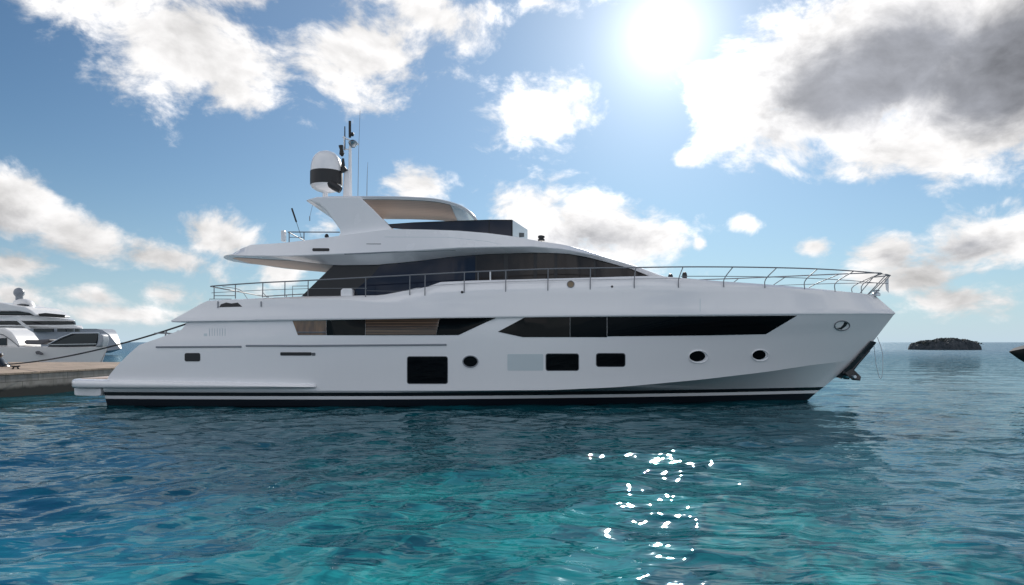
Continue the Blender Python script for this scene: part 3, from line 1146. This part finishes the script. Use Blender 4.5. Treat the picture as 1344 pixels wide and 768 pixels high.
# roof fittings
MB().lathe([(.0, 0), (.13, 0), (.13, .07), (.10, .075), (.10, .11), (.13, .115), (.13, .2), (.08, .22), (0, .22)], W(710.5, 316.4, 26.6) , 14).build('navigation_light', M['matt'], yacht)
MB().lathe([(0, 0), (.10, 0), (.10, .06), (.06, .13), (0, .15)], W(880, 364.0, YC - .6), 14).build('bow_vent', M['matt'], yacht)
MB().lathe([(0, 0), (.095, 0), (.095, .10), (.105, .11), (.09, .22), (.05, .28), (0, .29)], W(898.5, 366.6, YC - 1.6), 14).build('bow_vent', M['matt'], yacht)

# rails around the deck
CR = brow[crease_row]
crx = [p.x for p in CR]


def crease_at(x):
    return Vector((x, float(np.interp(x, crx, [p.y for p in CR])), float(np.interp(x, crx, [p.z for p in CR]))))


def on_rail(px, py):
    Y = 25.3
    for _ in range(12):
        x = min((px - CX) * Y / F, 15.15)
        Y = crease_at(x).y + .04 + (.10 if px < 890 else .02)
    return W(px, py, Y)


RAIL = [(279, 375.6), (309, 373.3), (345, 371), (374, 369.6), (404, 368.2), (480, 364.2), (538, 361.2), (609, 357.4), (664, 355), (719, 353), (774, 352), (833, 351.2), (895, 350.4), (957, 350.5), (1018, 351.4), (1072, 353), (1120, 355.8), (1154, 358.8)]
near = [on_rail(*p) for p in RAIL]
tip = W(1168.5, 361.5, YC)
corner = [near[0] + Vector((-.12, .25, -.0)), near[0] + Vector((-.16, .7, 0))]
npath = smooth_path([mir([corner[1]])[0], mir([corner[0]])[0]][:0] + corner[::-1] + near + [W(1163.5, 360.4, YC - .55), tip], 5)
for side in (0, 1):
    P = npath if side == 0 else mir(npath)
    MB().tube(P, .024, 8).build('top_rail', M['steel'], yacht)
MB().tube([corner[1], mir([corner[1]])[0]], .024, 8).build('top_rail', M['steel'], yacht)


def rail_z(x):
    xs = [p.x for p in npath]
    return float(np.interp(x, xs, [p.z for p in npath])), float(np.interp(x, xs, [p.y for p in npath]))


# stanchions: (top px, top py, foot px, foot py)
ST = [(281, 375.6, 281, 393), (309, 373.3, 309, 392), (345, 371, 344.6, 390.5), (374, 369.6, 373.8, 389.6), (404.5, 368.2, 404.2, 388.6), (480, 364.2, 479.8, 390), (538, 361.2, 537.8, 387.5), (558, 360.2, 557.6, 388), (609.5, 357.4, 609.2, 384.2),
      (664, 355, 663.6, 383), (719.4, 353, 719, 381.6), (775, 352, 774.6, 380), (834.5, 351.2, 832.5, 378.4), (896.5, 350.4, 890.5, 377.6), (962, 350.5, 950, 377.2), (1019.5, 351.4, 1004, 378.2), (1073, 353, 1056, 379.6),
      (1121, 355.8, 1096, 382.6), (1154, 358.8, 1131, 385)]
for k, (tx, ty, fx, fy) in enumerate(ST):
    T_ = on_rail(tx, ty)
    f_, fn = cast(fx, fy)
    if f_ is None or abs(f_.y - T_.y) > 1.2:
        f_ = on_rail(fx, fy)
    if tx > 800:
        mid = f_ + Vector((0, 0, (T_.z - f_.z) * .42)) + Vector((.02 * (tx - fx) / 10, .01, 0))
        pts = smooth_path([f_, mid, T_], 4)
    else:
        pts = [f_, T_]
    for side in (0, 1):
        P = pts if side == 0 else mir(pts)
        MB().tube(P, .019, 8).build('stanchion', M['steel'], yacht)
# short stanchions up on the coaming and the mid wire
for px, a, b in ((643.5, 356.2, 369), (627.5, 357, 369.5)):
    T_, B_ = W(px, a, YC - 2.75), W(px, b + 4, YC - 2.75)
    MB().tube([T_, B_], .03 if px > 640 else .018, 8).build('stanchion', M['white2'] if px > 640 else M['steel'], yacht)


def mid_line(x0, x1, frac, r_, n=40):
    P = []
    for k in range(n + 1):
        x = x0 + (x1 - x0) * k / n
        z, y = rail_z(x)
        c = crease_at(min(x, 15.1))
        P.append(Vector((x, y + .004, c.z + (z - c.z) * frac)))
    return P


for x0, x1, fr_, r_ in ((-11.3, -5.4, .55, .010), (-5.4, 6.3, .45, .007), (6.3, 15.45, .55, .014)):
    P = mid_line(x0, x1, fr_, r_)
    for side in (0, 1):
        MB().tube(P if side == 0 else mir(P), r_, 6).build('mid_rail', M['steel'], yacht)
pul = MB()
for side in (0, 1):
    for a, b in (((1147, 387, 1.0), (1168, 362, .06)), ((1139, 386.5, 1.6), (1163, 361, .5))):
        pts = [W(a[0], a[1], YC - a[2] * .25), W(b[0], b[1], YC - b[2])]
        pul.tube(pts if side == 0 else mir(pts), .019, 8)
pul.build('pulpit', M['steel'], yacht)
MB().prism([W(1162, 367, YC - .1), W(1166.5, 365, YC - .1), W(1166.5, 384, YC - .1), W(1163, 380, YC - .1)], (0, .02, 0)).build('bow_light_board', M['white2'], yacht)
bw = MB()
bw.lathe([(0, 0), (.16, 0), (.16, .10), (.10, .14), (.10, .2), (.15, .24), (0, .26)], W(1150, 388.5, YC), 14)
bw.build('bow_roller', M['alu'], yacht)

# aft deck furniture and details
Ya = 25.75
decal('mooring_recess', [(287.5, 403.4), (290, 399.5), (297, 397.2), (304, 398.4), (312, 397.2), (318, 402.6)], M['matt'], bul, off=.006, step=3)  # black plate on the bulwark; shade inside the recess put into its colour
cb = MB().prism([W(447, 391, 25.85), W(447, 381, 25.85), W(450, 378.4, 25.85), W(461, 378.4, 25.85), W(462.5, 381, 25.85), W(462.5, 391, 25.85)], (0, .35, 0))
cb.build('life_buoy_case', M['white2'], yacht, bevel=.03)
GR = []
GR.append(smooth_path([W(292, 376.2, 30.6), W(310, 379, 30.6), W(318, 383, 30.4), W(328, 397, 29.5)], 5))
GR.append([W(345, 384, 30.5), W(355, 396, 29.8)])
GR.append([W(384, 390, 26.2), W(384, 375.6, 26.2), W(404, 375.4, 26.2)])
GR.append([W(281, 388.2, 26), W(309, 388.2, 26.4)])
GR.append([W(275, 396, 27.5), W(275, 392.6, 27.5), W(304, 392.6, 27.5)])
for g_ in GR:
    MB().tube(g_, .014, 8).build('grab_rail', M['steel'], yacht)
for px, y0, y1 in ((286.3, 395.4, 404), (343, 395.4, 402.4)):
    h0, h1 = cast(px, y0 + .5), cast(px, y1)
    if h0[0] is not None:
        MB().tube([h0[0] + h0[1] * .02, h1[0] + h1[1] * .02], .025, 8).build('mooring_bitt', M['grey'], bul)
# stern fairlead
fl_ = MB().box(W(238.5, 437.6, 26.2), (.28, .3, .22))
fl_.build('fairlead', M['alu'], yacht, bevel=.04)
MB().tube([W(217, 441, 26.8), W(218.5, 434.5, 26.8)], .03, 8).tube([W(203, 437.4, 26.8), W(236, 438.2, 26.4)], .022, 8).build('stern_cleat', M['steel'], yacht)


# ------------------------------------------------------------------ mooring lines, pier and its fittings
def paving():
    m, t, b = principled('pier_paving', (.4, .3, .22), .75)
    pos = t.n('ShaderNodeNewGeometry').outputs['Position']
    br = t.n('ShaderNodeTexBrick')
    t.put(br.inputs['Vector'], t.mapping(pos, rot=(0, 0, R(8))))
    br.inputs['Scale'].default_value = .55
    br.inputs['Mortar Size'].default_value = .008
    t.put(br.inputs['Color1'], (.46, .35, .26))
    t.put(br.inputs['Color2'], (.36, .27, .20))
    t.put(br.inputs['Mortar'], (.14, .11, .09))
    n = t.noise(pos, .8, 5, .6)
    t.put(b.inputs['Base Color'], t.mix(t.ramp(n, .35, .75), br.outputs['Color'], (.22, .17, .13)))
    return m


def quay_stone():
    m, t, b = principled('quay_stone', (.3, .28, .26), .8)
    pos = t.n('ShaderNodeNewGeometry').outputs['Position']
    sp = t.n('ShaderNodeSeparateXYZ')
    t.put(sp.inputs[0], pos)
    cb = t.n('ShaderNodeCombineXYZ')
    t.put(cb.inputs[0], sp.outputs[1])
    t.put(cb.inputs[1], sp.outputs[2])
    br = t.n('ShaderNodeTexBrick')
    t.put(br.inputs['Vector'], t.mapping(cb.outputs[0], loc=(0, .08, 0)))
    br.inputs['Scale'].default_value = 1.0
    br.inputs['Brick Width'].default_value = 1.7
    br.inputs['Row Height'].default_value = .36
    br.inputs['Mortar Size'].default_value = .012
    t.put(br.inputs['Color1'], (.36, .335, .30))
    t.put(br.inputs['Color2'], (.29, .275, .255))
    t.put(br.inputs['Mortar'], (.07, .065, .06))
    n = t.noise(t.mapping(pos, scale=(1, 1, .3)), 2.2, 5, .6)
    c = t.mix(t.ramp(n, .35, .8), br.outputs['Color'], (.15, .14, .125))
    foot_shade = t.ramp(t.m('ADD', sp.outputs[2], t.m('MULTIPLY', n, .25)), .62, .42)
    t.put(b.inputs['Base Color'], t.mix(foot_shade, c, (.012, .014, .013)))      # black shadow at the foot of the wall, painted into the stone colour
    return m


M['paving'] = paving()
M['quay'] = quay_stone()
pier = thing('stone_pier', 'stone pier with pale paved top and block facing, running out behind the yacht stern', 'pier', (-28, 30, 0))
ex = lambda y: -22.1 + (y - 29.5) * .141
pe = [(ex(4), 4), (ex(46), 46), (-75, 46), (-75, 4)]
MB().prism([(x, y, -2.5) for x, y in pe], (0, 0, 3.45)).build('quay_wall', M['quay'], pier, smooth=0, bevel=.02)
pe2 = [(ex(4) + .04, 4), (ex(46.04) + .04, 46.04), (-75, 46.04), (-75, 4)]
MB().prism([(x, y, .952) for x, y in pe2], (0, 0, .098)).build('paving', M['paving'], pier, smooth=0, bevel=.015)

bp_ = W(-9, 481.5, 37.4)
bo = thing('bollard', 'big black iron bollard on the stone pier holding the long dark mooring line', 'bollard', (bp_.x, 37.4, 1.05))
MB().lathe([(0, .0), (.80, .0), (.78, .05), (.50, .38), (.40, .50), (.42, .58), (.50, .64), (.46, .74), (.2, .82), (0, .84)], (bp_.x, 37.4, 1.052), 28).build('post', M['black'], bo)
c_ = W(20.5, 484.6, 34)
cl = thing('dock_cleat', 'small black iron cleat near the edge of the pier paving', 'cleat', (c_.x, 34, 1.05))
mb = MB().tube([c_ + Vector((-.24, 0, .16)), c_ + Vector((-.1, 0, .13)), c_ + Vector((.1, 0, .13)), c_ + Vector((.24, 0, .17))], [.03, .045, .045, .03], 8)
mb.build('horn', M['matt'], cl)
for dx in (-.09, .09):
    MB().tube([c_ + Vector((dx * 1.6, 0, 0)), c_ + Vector((dx, 0, .12))], [.05, .035], 8).build('leg', M['matt'], cl)


def rope(name, label, pts, r=.035, mat='rope'):
    o = MB().tube(smooth_path(pts, 8), r, 8).build(name, M[mat])
    o['label'] = label
    o['category'] = 'rope'
    return o


p0, p1 = W(6, 478.6, 37.2), W(246, 424.8, 26.0)
pts = []
for k in range(9):
    u = k / 8
    q = p0.lerp(p1, u)
    pts.append(q + Vector((0, 0, -.28 * 4 * u * (1 - u))))
rope('mooring_line', 'long dark mooring line stretched from the yacht stern down to the pier bollard', pts, .034)
rope('mooring_line', 'short dark line slack between the stern fairlead and the long mooring line', [W(237, 438.4, 26.15), W(226, 438.2, 26.6), W(212, 437.0, 27.2), W(205, 437.6, 27.9)], .032)
rope('anchor_line', 'thin pale line hanging in a loop from the yacht bow above open water',
     [W(1146.4, 447.6, YC - .02), W(1148, 462, YC), W(1150, 479, YC), W(1154, 494.5, YC), W(1156.6, 496.4, YC - .03), W(1158.4, 487, YC - .05), W(1158.6, 470, YC - .05), W(1157, 458, YC - .05), W(1151.5, 442.5, YC - .02)], .014, 'alu')

# ------------------------------------------------------------------ boats and land in the distance
def tier(mb, prof, Y, depth, mi=0, p0=None):
    """deck moulding from its side outline (photo side) with the given depth"""
    if p0 is None:
        return mb.prism([W(x, y, Y) for x, y in prof], (0, depth, 0), mi)
    pm = max(x for x, y in prof)
    fine = []
    for (x0, y0), (x1, y1) in zip(prof, prof[1:] + prof[:1]):
        k = max(1, int(abs(x1 - x0) / 8)) if max(x0, x1) > p0 else 1
        fine += [(x0 + (x1 - x0) * i / k, y0 + (y1 - y0) * i / k) for i in range(k)]
    A, B = [], []
    for x, y in fine:
        k = max(0, (x - p0) / (pm - p0)) ** 1.8 * .5 * depth * .97
        A.append(W(x, y, Y + k))
        B.append(Vector((A[-1].x, Y + depth - k, A[-1].z)))
    n = len(A)
    return mb.add(A + B, [tuple(range(n)), tuple(range(2 * n - 1, n - 1, -1))] + [(i, (i + 1) % n, n + (i + 1) % n, n + i) for i in range(n)], mi)


M['silver'] = principled('silver_hull', (.34, .37, .41), .4, metal=.0, coat=.1)[0]
M['farglass'] = principled('far_window', (.012, .014, .018), .08)[0]
M['farwhite'] = gelcoat('far_white', (.80, .79, .78), .3)
M['fardark'] = principled('far_dark_grey', (.10, .10, .11), .6)[0]  # dark grey of the helm seat and anchor pocket
YS = 120.0
sy = thing('superyacht', 'distant multi deck superyacht with silver bow seen beyond the pier', 'superyacht', (W(-60, 459, YS).x, YS + 6, 0))
tier(MB(), [(-430, 431.5), (126, 431.5), (134, 433), (143, 439), (151, 448.5), (158, 457.5), (152, 459), (118, 464), (-430, 466)], YS, 13, p0=20).build('hull', M['silver'], sy)
tier(MB(), [(-400, 426.3), (96, 426.6), (104, 429.5), (108, 431.4), (-400, 431.4)], YS + .6, 12, p0=0).build('main_deck', M['farwhite'], sy, bevel=.25)
tier(MB(), [(-335, 420), (94, 421.5), (99, 426.2), (-335, 426.2)], YS + 1.6, 10, p0=0).build('bridge_window', M['farglass'], sy, bevel=.15)
tier(MB(), [(-370, 413), (40, 414.2), (80, 417.5), (96, 420.2), (97, 421.6), (-370, 421.0)], YS + .8, 11, p0=0).build('bridge_deck', M['farwhite'], sy, bevel=.25)
tier(MB(), [(-255, 408.5), (30, 408.8), (40, 411), (41, 414), (-255, 413.4)], YS + 2.4, 9).build('sky_lounge_window', M['farglass'], sy, bevel=.15)
tier(MB(), [(-290, 398), (-30, 395), (0, 397), (18, 400.5), (32, 402.5), (40, 407), (48, 413.5), (46, 415.2), (38, 411), (24, 408.6), (-290, 408.6)], YS + 1.5, 9.5).build('sun_deck', M['farwhite'], sy, bevel=.3)
tier(MB(), [(50, 411.8), (60, 410.8), (84, 413.2), (84, 417.2), (52, 415.4)], YS + 2.0, .3).build('deck_screen', M['bronze'], sy)
for x0, x1 in ((44, 69), (75, 86), (88, 95), (98, 103)):
    tier(MB(), [(x0, 431.2), (x1, 431.4), (x1, 435.6), (x0, 435.6)], YS - .06, .4).build('window', M['farglass'], sy)
tier(MB(), [(21, 420.4), (24, 420.4), (42, 433.6), (38, 434)], YS + .3, .5).build('strut', M['farwhite'], sy)
cc = W(31, 400, YS + 6)
MB().lathe([(1.9, -.9), (1.8, 0), (1.4, .7), (.7, 1.05), (0, 1.1)], cc, 20).build('funnel', M['farwhite'], sy)
MB().lathe([(1.0, -.1), (.95, .25), (.3, .4)], cc + Vector((.9, -1.4, -.3)), 14).build('funnel_vent', M['farglass'], sy)
cc = W(25, 384, YS + 6)
MB().lathe([(0, -.9), (.55, -.78), (.85, -.35), (.88, .1), (.7, .55), (.35, .82), (0, .9)], cc, 20).build('radome', M['grey'], sy)
MB().lathe([(.45, -2.2), (.62, -1.3), (.6, -.6)], cc + Vector((.05, 0, 0)), 14).build('mast', M['grey'], sy)

YB = 52.0
sb = thing('motor_boat', 'white motor boat with dark raked canopy moored behind the stone pier', 'motor boat', (W(20, 476, YB).x, YB + 2, 0))
hb_ = MB()
hs = []
for k in range(15):
    u = k / 14
    px = -150 + 272 * u
    b = 1.9 * (1 - max(0, (u - .45) / .55) ** 2.2)
    x = W(px, 456, YB).x
    xs2 = x - max(0, u - .5) * 1.6
    hs.append([Vector((xs2, YB + 1.9 - b * .75, -.3)), Vector((xs2 + .15 * u, YB + 1.9 - b * .86, .7)), Vector((x, YB + 1.9 - b, W(0, 456 - .0 * u, YB).z)), Vector((x - .05, YB + 1.9 - b * .9, W(0, 455.2, YB).z)),
               Vector((x - .05, YB + 1.9 + b * .9, W(0, 455.2, YB).z)), Vector((x, YB + 1.9 + b, W(0, 456, YB).z)), Vector((xs2, YB + 1.9 + b * .75, -.3))])
hb_.grid(hs).build('hull', M['farwhite'], sb)
tier(MB(), [(62, 455.6), (66, 451), (80, 444), (95, 438.4), (129, 438.0), (127.5, 447), (124, 455.0)], YB + .6, 2.3, p0=50).build('canopy', M['farglass'], sb, bevel=.12)
MB().tube([W(62, 453, YB + .55), W(80, 443.4, YB + .5), W(95, 437.6, YB + .55), W(130, 437.2, YB + .55)], .05, 8).build('canopy_frame', M['alu'], sb)
tier(MB(), [(124.6, 455.4), (129, 447), (130.5, 437.6), (134, 440), (135, 447), (132.5, 455)], YB + 1.5, .9).build('canopy_nose', M['silver'], sb, bevel=.1)
tier(MB(), [(63, 452.0), (126, 451.0), (126, 451.8), (63, 452.8)], YB + .56, .05).build('trim', M['alu'], sb)
tier(MB(), [(-150, 430), (4, 430), (14, 436), (22, 447), (25, 455.4), (-150, 455.4)], YB + .5, 2.6).build('cabin', M['farwhite'], sb, bevel=.12)
tier(MB(), [(-6, 444), (8, 443.6), (8.4, 453.4), (-6, 453.4)], YB + .42, .2).build('window', M['farglass'], sb)
tier(MB(), [(30, 449), (33, 446), (45, 446.3), (64, 445), (64, 449), (52, 452.4), (34, 452)], YB + .8, 1.2).build('helm_seat', M['fardark'], sb, bevel=.1)
MB().tube([W(-8, 437, YB + .4), W(4, 439.5, YB + .4), W(14, 446, YB + .4), W(25, 455, YB + .4)], .03, 6).build('grab_rail', M['rubber'], sb)
MB().prism([W(46, 461.5, YB + .02), W(49, 460.6, YB + .02), (W(54.5, 464, YB + .02)), W(54, 466, YB + .02), W(47, 465, YB + .02)], (0, .25, 0)).build('anchor_pocket', M['fardark'], sb, bevel=.03)


# islet
def islet():
    rng = random.Random(4)
    Yi = 205.0
    o = thing('rocky_islet', 'low dark islet of rock and scrub near the horizon beyond the bow', 'islet', (W(1247, 459, Yi).x, Yi + 7, 0))
    prof = [(1206.5, 459), (1208, 454.5), (1211, 450.6), (1216, 449.4), (1222, 447.8), (1232, 447.2), (1240, 446.6), (1246, 444.6), (1252, 444.0), (1258, 445.2), (1262, 446.4), (1267, 445.6), (1273, 447.0), (1278, 448.8), (1283, 448.6), (1286.5, 451.6), (1288, 455), (1287.5, 459)]
    px = [1206 + 82.5 * k / 90 for k in range(91)]
    rws = []
    for i in range(49):
        v = -1 + 2 * i / 48
        row = []
        for p in px:
            u = (p - 1247.2) / 41.5
            e = max(0.0, 1 - abs(u) ** 3.0) ** .5
            zz = H + (HY - IX(p, prof)) * Yi / F
            z = zz * max(0.0, 1 - abs(v) ** 3.2) ** .55
            lump = .34 * (math.sin(p * .83 + v * 7) * math.sin(v * 9 + p * .31) + .6 * math.sin(p * 2.1 - v * 17) * math.sin(v * 23 + p))
            z = z + lump * min(1, max(0, z)) * (1 if abs(v) > .25 else .45) + rng.uniform(-.10, .10)
            row.append(Vector((W(p, 459, Yi + 4).x + rng.uniform(-.06, .06) + .5 * math.sin(v * 5 + p * .2) * (1 - abs(u)), Yi + 7 + v * 7.2 * (e * .8 + .2) + rng.uniform(-.06, .06), min(z, zz + .25) - (.4 if abs(v) > .97 or abs(u) > .985 else 0))))
        rws.append(row)
    m, t, b = principled('islet_rock', (.04, .05, .055), .9)
    pos = t.n('ShaderNodeNewGeometry').outputs['Position']
    n = t.noise(pos, .8, 6, .65)
    t.put(b.inputs['Base Color'], t.mix(t.ramp(n, .35, .7), (.018, .028, .036), (.055, .062, .070)))
    MB().grid(rws).build('rock', m, o, smooth=20)
    lf = principled('scrub', (.018, .030, .028), .8)[0]
    mb = MB()
    for k in range(900):
        p = rng.uniform(1210, 1286)
        zz = H + (HY - IX(p, prof)) * Yi / F
        v = rng.uniform(-.75, .3)
        c = Vector((W(p, 459, Yi + 4).x, Yi + 7 + v * 6.5, zz * max(0, 1 - abs(v) ** 3.2) ** .55 + rng.uniform(-.12, .22)))
        a = Vector((rng.gauss(0, 1), rng.gauss(0, 1), rng.gauss(0, 1))).normalized() * rng.uniform(.12, .3)
        d = Vector((rng.gauss(0, 1), rng.gauss(0, 1), rng.gauss(0, 1))).normalized() * rng.uniform(.12, .3)
        mb.add([c - a, c + d, c + a, c - d], [(0, 1, 2, 3)])
    me = bpy.data.meshes.new('scrub')
    me.from_pydata([tuple(Vector(v) - o.location) for v in mb.v], [], mb.f)
    me.materials.append(lf)
    link(bpy.data.objects.new('scrub', me), o)


islet()

# dark wooden bow reaching in at the right
YR = 30.0
wb = thing('wooden_boat', 'dark wooden boat bow with tan cap rail poking in at the far right', 'boat', (W(1400, 505, YR).x, YR, 0))
M['tarwood'] = principled('tarred_wood', (.012, .010, .009), .45)[0]
M['tan'] = principled('tan_cap', (.40, .26, .17), .5)[0]
hs = []
for k in range(13):
    u = k / 12
    px = 1331 + 150 * u
    x = W(px, 461, YR).x
    b = 1.25 * min(1, (u * 1.25) ** .6)
    zt = W(0, 461.5 - 26 * u ** .75, YR).z
    zb_ = W(0, 462.5 + 75 * u ** .85, YR).z if u < .6 else -.5
    zb_ = max(zb_, -.5)
    hs.append([Vector((x, YR + .3 - b, zt)), Vector((x, YR + .3 - b * .93, zt * .6 + zb_ * .4)), Vector((x, YR + .3 - b * .6, zt * .25 + zb_ * .75)), Vector((x, YR + .3, zb_)),
               Vector((x, YR + .3 + b * .6, zt * .25 + zb_ * .75)), Vector((x, YR + .3 + b * .93, zt * .6 + zb_ * .4)), Vector((x, YR + .3 + b, zt))])
MB().grid(hs, 0, True).build('hull', M['tarwood'], wb)
MB().tube([r_[0] + Vector((0, -.02, .03)) for r_ in hs[1:]], .06, 8).build('cap_rail', M['tan'], wb)
